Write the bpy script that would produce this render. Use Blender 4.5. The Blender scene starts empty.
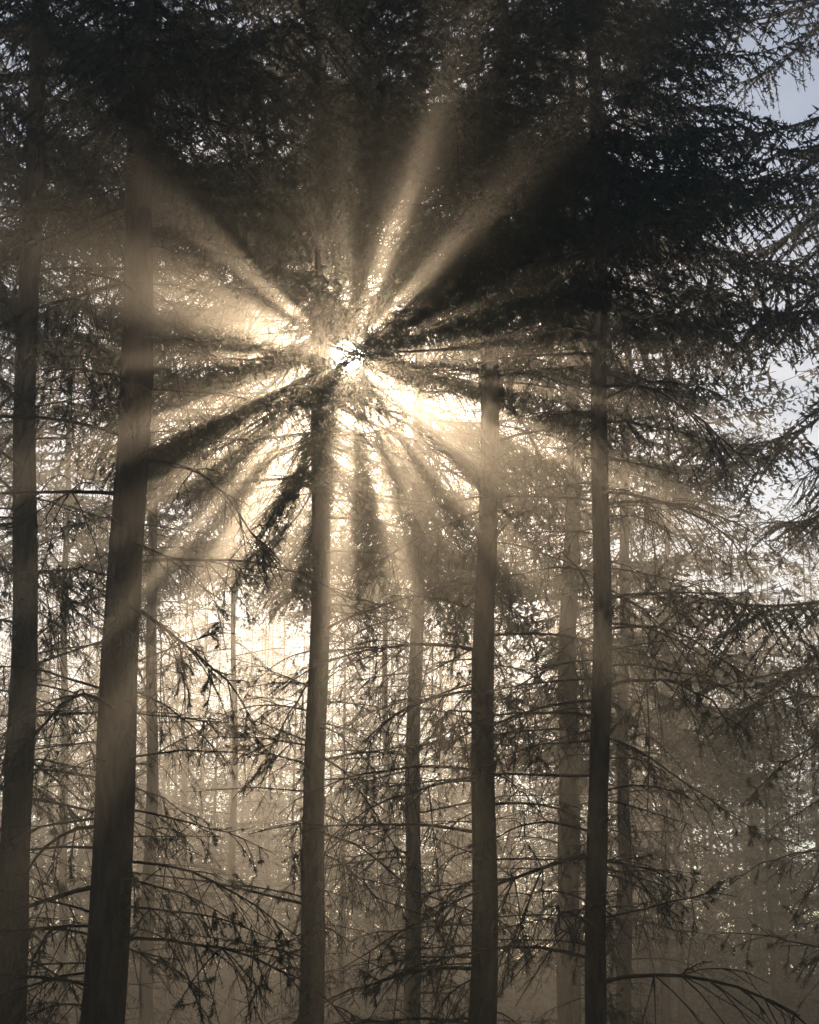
import bpy, math, os, time, numpy as np
from mathutils import Vector
rng=np.random.default_rng(11)
scene=bpy.context.scene
scene.view_settings.view_transform='Standard'; scene.view_settings.look='None'; scene.view_settings.exposure=0
F_PX=2000.0; PITCH=math.radians(15); CAM=np.array([0,0,1.7])
cam=bpy.data.cameras.new("camera"); co=bpy.data.objects.new("camera",cam); scene.collection.objects.link(co)
cam.sensor_fit='VERTICAL'; cam.sensor_height=24; cam.lens=24*F_PX/1024; cam.clip_end=5000
co.location=CAM; co.rotation_euler=(math.radians(90)+PITCH,0,0); scene.camera=co
FW=np.array([0,math.cos(PITCH),math.sin(PITCH)]); UP=np.array([0,-math.sin(PITCH),math.cos(PITCH)]); RT=np.array([1.,0,0])
def ray(px,py):
    return FW+(px-409.5)/F_PX*RT+(512-py)/F_PX*UP
def at(px,py,d):
    r=ray(px,py); return CAM+r*(d/r[1])
S=ray(348,358); S/=np.linalg.norm(S)
sel=math.asin(S[2]); saz=math.atan2(S[0],S[1])
# ---------- light
w=bpy.data.worlds.new("World"); scene.world=w; w.use_nodes=True; nt=w.node_tree
sky=nt.nodes.new('ShaderNodeTexSky'); sky.sky_type='NISHITA'; sky.sun_disc=False
sky.sun_elevation=sel; sky.sun_rotation=saz; sky.dust_density=.4
nt.links.new(sky.outputs[0],nt.nodes['Background'].inputs[0]); nt.nodes['Background'].inputs[1].default_value=0.09
w.cycles.sampling_method='NONE'
sl=bpy.data.lights.new("sunlight",'SUN'); sl.energy=5; sl.angle=math.radians(0.3); sl.color=(1,0.77,0.55)
so=bpy.data.objects.new("sunlight",sl); scene.collection.objects.link(so)
so.rotation_euler=Vector(-S).to_track_quat('-Z','Y').to_euler(); so.location=(0,0,60)
# ---------- materials
bark=bpy.data.materials.new("spruce_bark"); bark.use_nodes=True; nt=bark.node_tree; nt.nodes.clear(); L=nt.links
tc=nt.nodes.new('ShaderNodeTexCoord'); mp=nt.nodes.new('ShaderNodeMapping'); mp.inputs['Scale'].default_value=(9,9,2.2)
n1=nt.nodes.new('ShaderNodeTexNoise'); n1.inputs['Scale'].default_value=2.5; n1.inputs['Detail'].default_value=4
cr=nt.nodes.new('ShaderNodeValToRGB'); cr.color_ramp.elements[0].color=(.01,.0085,.007,1); cr.color_ramp.elements[1].color=(.055,.046,.038,1)
cr.color_ramp.elements[0].position=.3; cr.color_ramp.elements[1].position=.75
bp=nt.nodes.new('ShaderNodeBump'); bp.inputs['Strength'].default_value=.8; bp.inputs['Distance'].default_value=.03
df=nt.nodes.new('ShaderNodeBsdfDiffuse'); ou=nt.nodes.new('ShaderNodeOutputMaterial')
L.new(tc.outputs['Object'],mp.inputs[0]); L.new(mp.outputs[0],n1.inputs[0])
L.new(n1.outputs[0],cr.inputs[0]); L.new(cr.outputs[0],df.inputs['Color']); L.new(n1.outputs[0],bp.inputs['Height']); L.new(bp.outputs[0],df.inputs['Normal']); L.new(df.outputs[0],ou.inputs[0])
needle=bpy.data.materials.new("spruce_needles"); needle.use_nodes=True; nt=needle.node_tree; nt.nodes.clear(); L=nt.links
tc=nt.nodes.new('ShaderNodeTexCoord'); n1=nt.nodes.new('ShaderNodeTexNoise'); n1.inputs['Scale'].default_value=1.3; n1.inputs['Detail'].default_value=0
cr=nt.nodes.new('ShaderNodeValToRGB'); cr.color_ramp.elements[0].color=(.018,.028,.015,1); cr.color_ramp.elements[1].color=(.04,.052,.03,1)
df=nt.nodes.new('ShaderNodeBsdfDiffuse'); ou=nt.nodes.new('ShaderNodeOutputMaterial')
L.new(tc.outputs['Object'],n1.inputs[0]); L.new(n1.outputs[0],cr.inputs[0]); L.new(cr.outputs[0],df.inputs['Color']); L.new(df.outputs[0],ou.inputs[0])
# ---------- mesh helpers
def tube(P,R,n=3):
    P=np.asarray(P,float); R=np.asarray(R,float); m=len(P)
    T=np.gradient(P,axis=0); T/=np.linalg.norm(T,axis=1)[:,None]+1e-9
    ref=np.array([0.13,0.2,1.0]) if abs(T[0,2])<.8 else np.array([1.,.1,0])
    A=np.cross(T,ref); A/=np.linalg.norm(A,axis=1)[:,None]+1e-9; B=np.cross(T,A)
    a=np.arange(n)/n*2*np.pi
    V=P[:,None,:]+R[:,None,None]*(np.cos(a)[None,:,None]*A[:,None,:]+np.sin(a)[None,:,None]*B[:,None,:])
    V=V.reshape(-1,3); i=np.arange(m-1)[:,None]*n; j=np.arange(n)[None,:]; j2=(j+1)%n
    q=np.stack([i+j,i+j2,i+n+j2,i+n+j],-1).reshape(-1,4)
    return V,np.concatenate([q[:,[0,1,2]],q[:,[0,2,3]]])
class Geo:
    def __init__(s): s.V=[];s.F=[];s.M=[];s.n=0
    def add(s,V,F,m):
        s.V.append(V);s.F.append(F+s.n);s.M.append(np.full(len(F),m) if np.isscalar(m) else m);s.n+=len(V)
    def out(s): return np.concatenate(s.V),np.concatenate(s.F),np.concatenate(s.M)
def blades(P,D,W):
    V=np.stack([P-W,P+W,P+D],1).reshape(-1,3); F=np.arange(len(V)).reshape(-1,3); return V,F
def live_branch(r,lod=0):
    g=Geo(); Ln=3.0; t=np.linspace(0,1,[9,6,4][lod]); nk=len(t)-1
    droop=r.uniform(.2,.6)
    P=np.stack([t*Ln, .25*np.sin(t*3+r.uniform(0,6))*t, -droop*np.sin(t*np.pi*.75)*1.0+ .15*t**3],1)
    g.add(*tube(P,.02*(1-t)+.004),0)
    s=.1; dens=[72,16,6][lod]; wd=[1.15,2.0,4.6][lod]; lg=[.62,1.1,1.8][lod]; stp=[1,1.25,2.0][lod]
    while s<1:
        for side in (-1,1):
            if r.random()<.08: continue
            i=s*nk; k=int(min(i,nk-1)); p=P[k]+(P[k+1]-P[k])*(i-k)
            ln=(.2+.6*math.sin(min(1,(s-.05)*1.2)*math.pi*.86)**.8)*r.uniform(.6,1.15)
            ang=math.radians(r.uniform(38,68))
            d=np.array([math.cos(ang),side*math.sin(ang),-r.uniform(.1,.65)]); d/=np.linalg.norm(d)
            u=np.linspace(0,1,4)[:,None]; Q=p+d*u*ln+np.array([0,0,-1])*u**2*ln*r.uniform(.1,.55)
            if lod==0: g.add(*tube(Q,np.linspace(.007,.004,4)),0)
            nn=max(1,int(ln*dens)); uu=r.random(nn)*3; kk=np.minimum(uu.astype(int),2); ff=(uu-kk)[:,None]
            B=Q[kk]+(Q[kk+1]-Q[kk])*ff
            D=d*.8+r.normal(0,.6,(nn,3))+np.array([0,0,-.2]); D/=np.linalg.norm(D,axis=1)[:,None]
            ll=r.uniform(.05,.2,nn)[:,None]*(1.15-.6*(uu/3)[:,None])*lg
            Wd=np.cross(D,r.normal(0,1,(nn,3))); Wd/=np.linalg.norm(Wd,axis=1)[:,None]
            g.add(*blades(B,D*ll,Wd*r.uniform(.007,.015,nn)[:,None]*wd),1)
        s+=r.uniform(.022,.05)*stp
    return g.out()
def dead_branch(r,tuft):
    g=Geo(); Ln=3.0; t=np.linspace(0,1,10)
    dr=r.uniform(.2,1.5); rise=r.uniform(-.1,.6)
    P=np.stack([t*Ln*(1-.12*dr*t),r.normal(0,.2)*t**1.5+.1*np.sin(t*5+r.uniform(0,6))*t,rise*t-dr*t**1.8+.04*np.sin(t*9+r.uniform(0,6))*t],1)
    P+=r.normal(0,.02,P.shape)*t[:,None]
    g.add(*tube(P,.019*(1-t)+.006),0)
    def side(P,ln0,n,rad,lev):
        for _ in range(n):
            k=r.integers(2,len(P)-1); p=P[k]; T=P[k]-P[k-1]; T/=np.linalg.norm(T)
            d=T*r.uniform(.4,1.)+r.normal(0,.55,3); d[2]-=.35; d/=np.linalg.norm(d); ln=ln0*r.uniform(.3,1)*(1.15-k/len(P))
            u=np.linspace(0,1,5)[:,None]; Q=p+d*u*ln+np.array([0,0,-1])*u**2*ln*r.uniform(-.1,.6)+r.normal(0,.012,(5,3))*u
            g.add(*tube(Q,np.linspace(rad,rad*.5,5)),0)
            if tuft and r.random()<.7:
                nn=50; uu=r.random(nn)*3+1; kk=np.minimum(uu.astype(int),3); B=Q[kk]+(Q[kk+1]-Q[kk])*(uu-kk)[:,None]; D=d*.7+r.normal(0,.6,(nn,3)); D[:,2]-=.3; D*=.07/np.linalg.norm(D,axis=1)[:,None]
                Wd=np.cross(D,r.normal(0,1,(nn,3))); Wd*=.0045/np.linalg.norm(Wd,axis=1)[:,None]; g.add(*blades(B,D,Wd),1)
            if lev: side(Q,ln*.6,r.integers(1,4),rad*.75,lev-1)
    side(P,1.3,r.integers(11,20),.009,1)
    return g.out()
LIVE=[[live_branch(rng,l) for _ in range(n)] for l,n in ((0,8),(1,6),(2,6))]
DEAD=[dead_branch(rng,i%5 in(0,2)) for i in range(15)]
def place(g,lib,r,pos,az,tilt,sc,roll=0,ysc=1):
    V,F,M=lib; V=V*np.array([sc,sc*ysc,sc])
    c,s=math.cos(roll),math.sin(roll); V=V@np.array([[1,0,0],[0,c,s],[0,-s,c]])
    c,s=math.cos(tilt),math.sin(tilt); V=V@np.array([[c,0,s],[0,1,0],[-s,0,c]])
    c,s=math.cos(az),math.sin(az); V=V@np.array([[c,s,0],[-s,c,0],[0,0,1]])
    g.add(V+pos,F,M)
# light gaps in the crowns, parallel to the sunlight (offset right, up, radius; metres)
SX=np.cross(S,[0,0,1]); SX/=np.linalg.norm(SX); SY=np.cross(SX,S)
if SX[0]<0: SX=-SX
if SY[2]<0: SY=-SY
GAPS=[(0,0,.32),(.24,-.15,.2),(-.3,.12,.2),(-.6,.22,.2),(-.8,.3,.2),(-1.05,.4,.17),(.44,-.33,.14)]
for ang,q0,q1,rr in [(71,.5,1.7,.11),(92,.6,.9,.08),(108,1.,1.4,.07),(46,.5,1.8,.12),(24,.9,1.5,.09),(3,.6,1.3,.08),(140,.7,1.2,.07),(158,.9,1.5,.14),(181,1.1,1.7,.08),(201,.7,2.5,.17),
    (216,1.0,2.8,.14),(228,.9,2.0,.08),(239,.9,3.0,.17),(254,1.1,2.4,.12),(268,.7,2.6,.15),(285,.9,2.8,.14),(299,.7,1.8,.12),(312,.9,3.2,.19),(325,.6,2.1,.17),(337,1.2,3.6,.2),(351,1.2,2.4,.11)]:
    a=math.radians(ang); q=q0
    while q<=q1: GAPS.append((q*math.cos(a),q*math.sin(a),rr)); q+=rr*1.5
rg=np.random.default_rng(77)
for k in range(20):
    GAPS.append((rg.uniform(-6,2.5),rg.uniform(-5,-.8),rg.uniform(.12,.26)))
def make_mesh(name,g,origin,cull=True):
    V,F,M=g.out()
    if cull:
        C=V[F].mean(1)+origin-CAM; a=C@SX; bb=C@SY; keep=np.ones(len(F),bool)
        for (x,y,rr) in GAPS: keep&=~(((a-x)**2+(bb-y)**2<rr*rr)&(M==1))
        F=F[keep];M=M[keep]
    me=bpy.data.meshes.new(name); me.vertices.add(len(V)); me.vertices.foreach_set('co',V.astype(np.float32).ravel())
    me.loops.add(F.size); me.loops.foreach_set('vertex_index',F.astype(np.int32).ravel())
    me.polygons.add(len(F)); me.polygons.foreach_set('loop_start',np.arange(0,F.size,3,dtype=np.int32))
    me.materials.append(bark); me.materials.append(needle)
    me.polygons.foreach_set('material_index',M.astype(np.int32)); me.update(calc_edges=True)
    return me
def tree_geo(r,H,rad,lean,crown,dead0,nlive,ndead,lscale=1.0,dscale=.75,lod=0,ztop=99,far=False):
    g=Geo(); z=np.concatenate([[-.3],np.linspace(0,H,40 if not far else 10)])
    w1=r.uniform(0,6,4); wob=.03
    cx=lambda z: lean[0]*z+wob*np.sin(z*.5+w1[0])+.02*np.sin(z*1.3+w1[1])
    cy=lambda z: lean[1]*z+wob*np.sin(z*.45+w1[2])
    R=rad*(1-np.clip(z/H,0,1))**1.1*.97+.012; R[:2]*=1.25; R[2]*=1.08
    V,Fc=tube(np.stack([cx(z),cy(z),z],1),R,14 if not far else 6)
    V[:,:2]+=r.normal(0,rad*.03,(len(V),2)); g.add(V,Fc,0)
    for i in range(nlive):
        f=(i+r.random())/nlive; h=crown+(H-crown)*f**1.15
        h=max(crown,round(h/.7)*.7+r.normal(0,.13))
        ln=lscale*(0.25+1.0*(1-f)**.75)*r.uniform(.7,1.15)*min(1,.55+f*6)
        az=r.uniform(0,2*np.pi); tilt=math.radians(r.uniform(-20,6)+25*f)
        libs=LIVE[lod if h<ztop+1.5 else 2]
        place(g,libs[r.integers(len(libs))],r,np.array([cx(h),cy(h),h]),az,tilt,ln,r.normal(0,.15),r.uniform(.8,1.2)*(-1 if r.random()<.5 else 1))
    for i in range(ndead):
        h=dead0+(crown+2-dead0)*((i+r.random())/ndead)
        ln=dscale*r.choice([.2,.45,.7,.95,1.2],p=[.25,.25,.2,.18,.12])*r.uniform(.7,1.1)
        az=r.uniform(0,2*np.pi); tilt=math.radians(r.uniform(-15,15))
        place(g,DEAD[r.integers(len(DEAD))],r,np.array([cx(h),cy(h),h]),az,tilt,ln,r.normal(0,.25),-1 if r.random()<.5 else 1)
    return g
def hz(py,d): return at(409,py,d)[2]
# px bottom, px top(y=0), width px at bottom, d, crown start py, nlive, ndead, lscale
TREES=[(8,42,34,20,150,95,140,.9),
(104,148,48,17,170,85,130,.9),
(147,158,15,34,400,115,160,1.0),
(312,324,27,24,470,300,130,.95),
(413,421,18,31,560,210,130,1.0),
(479,500,28,21,290,250,160,1.0),
(568,575,26,33,450,130,180,1.05),
(600,596,22,19,290,110,170,.8),
(623,628,16,37,740,180,130,1.2),
(665,668,11,48,780,170,100,1.15),
(384,388,10,50,600,190,110,1.0),
(885,860,34,23,600,105,150,1.2),
(-60,-10,40,24,300,110,120,1.1),
(232,236,8,46,560,190,140,1.1),
(60,75,10,42,560,170,140,1.1)]
for (pb,pt,wp,d,cpy,nl,nd,ls) in TREES:
    r=np.random.default_rng(int(pb*7+d*13+5000))
    A=at(pb,1024,d); B=at(pt,0,d); lx=(B[0]-A[0])/(B[2]-A[2]); x0=A[0]-lx*A[2]
    H=r.uniform(24,27); rad=wp/2*(d/1.032)/F_PX
    g=tree_geo(r,H,rad,(lx,0),hz(cpy,d),1.6,nl,nd,ls,lod=0 if d<30 else 1,ztop=hz(0,d))
    org=np.array([x0,d,0.]); me=make_mesh("spruce_tree",g,org)
    o=bpy.data.objects.new("spruce_tree",me); scene.collection.objects.link(o); o.location=org
# ---------- distant forest: one mesh
FG=Geo(); protos=[]
for k in range(5):
    r=np.random.default_rng(900+k)
    protos.append(tree_geo(r,20,r.uniform(.12,.16),(0,0),r.uniform(.8,3),1.,150,12,.8,lod=2,ztop=-9,far=True).out())
pts=[(-5.5,57.),(-6.9,62.),(-4.6,66.),(-8.2,70.),(-6.2,75.),(-1.9,58.),(.9,60.),(-.4,66.),(2.2,69.),(-2.4,72.),(7.5,57.),(10.2,60.),(8.8,66.)];tries=0
while len(pts)<136 and tries<9000:
    tries+=1; y=rng.uniform(54,110); x=rng.uniform(-.31,.31)*y
    if all((x-a)**2+(y-b_)**2>2.6**2 for a,b_ in pts): pts.append((x,y))
for i,(x,y) in enumerate(pts):
    V,F,M=protos[i%5]; near=abs(x/y-math.tan(saz))<.10
    Ht=y*(.255 if near else .28)*rng.uniform(.85,1.1); s=Ht/20; q=max(.8,min(s,1.15)); c,s_=math.cos(i*2.4),math.sin(i*2.4)
    V=V*np.array([q,q,s])@np.array([[c,s_,0],[-s_,c,0],[0,0,1]]); FG.add(V+np.array([x,y,0]),F,M)
me=make_mesh("distant_spruce_forest",FG,np.zeros(3),False)
o=bpy.data.objects.new("distant_spruce_forest",me); scene.collection.objects.link(o)
# ---------- ground
gx=np.concatenate([[-2000,-600,-200],np.linspace(-160,160,129),[200,600,2000]]); n=len(gx)
X,Y=np.meshgrid(gx,gx+0.0); Z=.12*np.sin(X*.31+Y*.17)+.1*np.sin(Y*.43-X*.11)-.12
tt=np.clip((Y-112)/38,0,1); Z+=7*tt*tt*(3-2*tt)
V=np.stack([X,Y,Z],-1).reshape(-1,3); i=np.arange(n-1)[:,None]*n+np.arange(n-1)[None,:]; i=i.ravel()
me=bpy.data.meshes.new("forest_floor"); me.from_pydata(V.tolist(),[],np.stack([i,i+1,i+n+1,i+n],1).tolist())
gm=bpy.data.materials.new("needle_litter"); gm.use_nodes=True; nt=gm.node_tree; b=nt.nodes['Principled BSDF']; n1=nt.nodes.new('ShaderNodeTexNoise'); n1.inputs['Scale'].default_value=3; n1.inputs['Detail'].default_value=8
tc=nt.nodes.new('ShaderNodeTexCoord'); cr=nt.nodes.new('ShaderNodeValToRGB'); cr.color_ramp.elements[0].color=(.04,.028,.016,1); cr.color_ramp.elements[1].color=(.09,.085,.035,1)
nt.links.new(tc.outputs['Object'],n1.inputs[0]); nt.links.new(n1.outputs[0],cr.inputs[0]); nt.links.new(cr.outputs[0],b.inputs['Base Color']); b.inputs['Roughness'].default_value=1
me.materials.append(gm); o=bpy.data.objects.new("forest_floor",me); scene.collection.objects.link(o)
# ---------- mist volume
x0,x1,y0,y1,z0,z1=-60,60,-8,72,-.6,14
V=[(x,y,z) for x in(x0,x1) for y in (y0,y1) for z in (z0,z1)]
Fc=[(0,1,3,2),(4,6,7,5),(0,4,5,1),(2,3,7,6),(0,2,6,4),(1,5,7,3)]
me=bpy.data.meshes.new("morning_mist"); me.from_pydata(V,[],Fc)
m=bpy.data.materials.new("morning_mist"); m.use_nodes=True; nt=m.node_tree; nt.nodes.clear()
ou=nt.nodes.new('ShaderNodeOutputMaterial'); a1=nt.nodes.new('ShaderNodeVolumeScatter'); a2=nt.nodes.new('ShaderNodeVolumeScatter'); ad=nt.nodes.new('ShaderNodeAddShader')
a1.inputs['Density'].default_value=.0021; a1.inputs['Anisotropy'].default_value=.66; a1.inputs['Color'].default_value=(.58,.76,1,1)
a2.inputs['Density'].default_value=.0044; a2.inputs['Anisotropy'].default_value=.93; a2.inputs['Color'].default_value=(1,.84,.54,1)
nt.links.new(a1.outputs[0],ad.inputs[0]); nt.links.new(a2.outputs[0],ad.inputs[1]); nt.links.new(ad.outputs[0],ou.inputs['Volume'])
me.materials.append(m); o=bpy.data.objects.new("morning_mist",me); scene.collection.objects.link(o)
# ---------- visible sun
D=1500; bpy.ops.mesh.primitive_uv_sphere_add(segments=32,ring_count=16,radius=D*math.tan(math.radians(.5)),location=tuple(CAM+S*D))
o=bpy.context.object; o.name="sun"; m=bpy.data.materials.new("sun_disc"); m.use_nodes=True; nt=m.node_tree; nt.nodes.clear()
ou=nt.nodes.new('ShaderNodeOutputMaterial'); e=nt.nodes.new('ShaderNodeEmission'); e.inputs[0].default_value=(1,.88,.68,1); e.inputs[1].default_value=90
t=nt.nodes.new('ShaderNodeBsdfTransparent'); ad=nt.nodes.new('ShaderNodeAddShader'); nt.links.new(e.outputs[0],ad.inputs[0]); nt.links.new(t.outputs[0],ad.inputs[1]); nt.links.new(ad.outputs[0],ou.inputs[0])
m.cycles.emission_sampling='NONE'; o.data.materials.append(m)
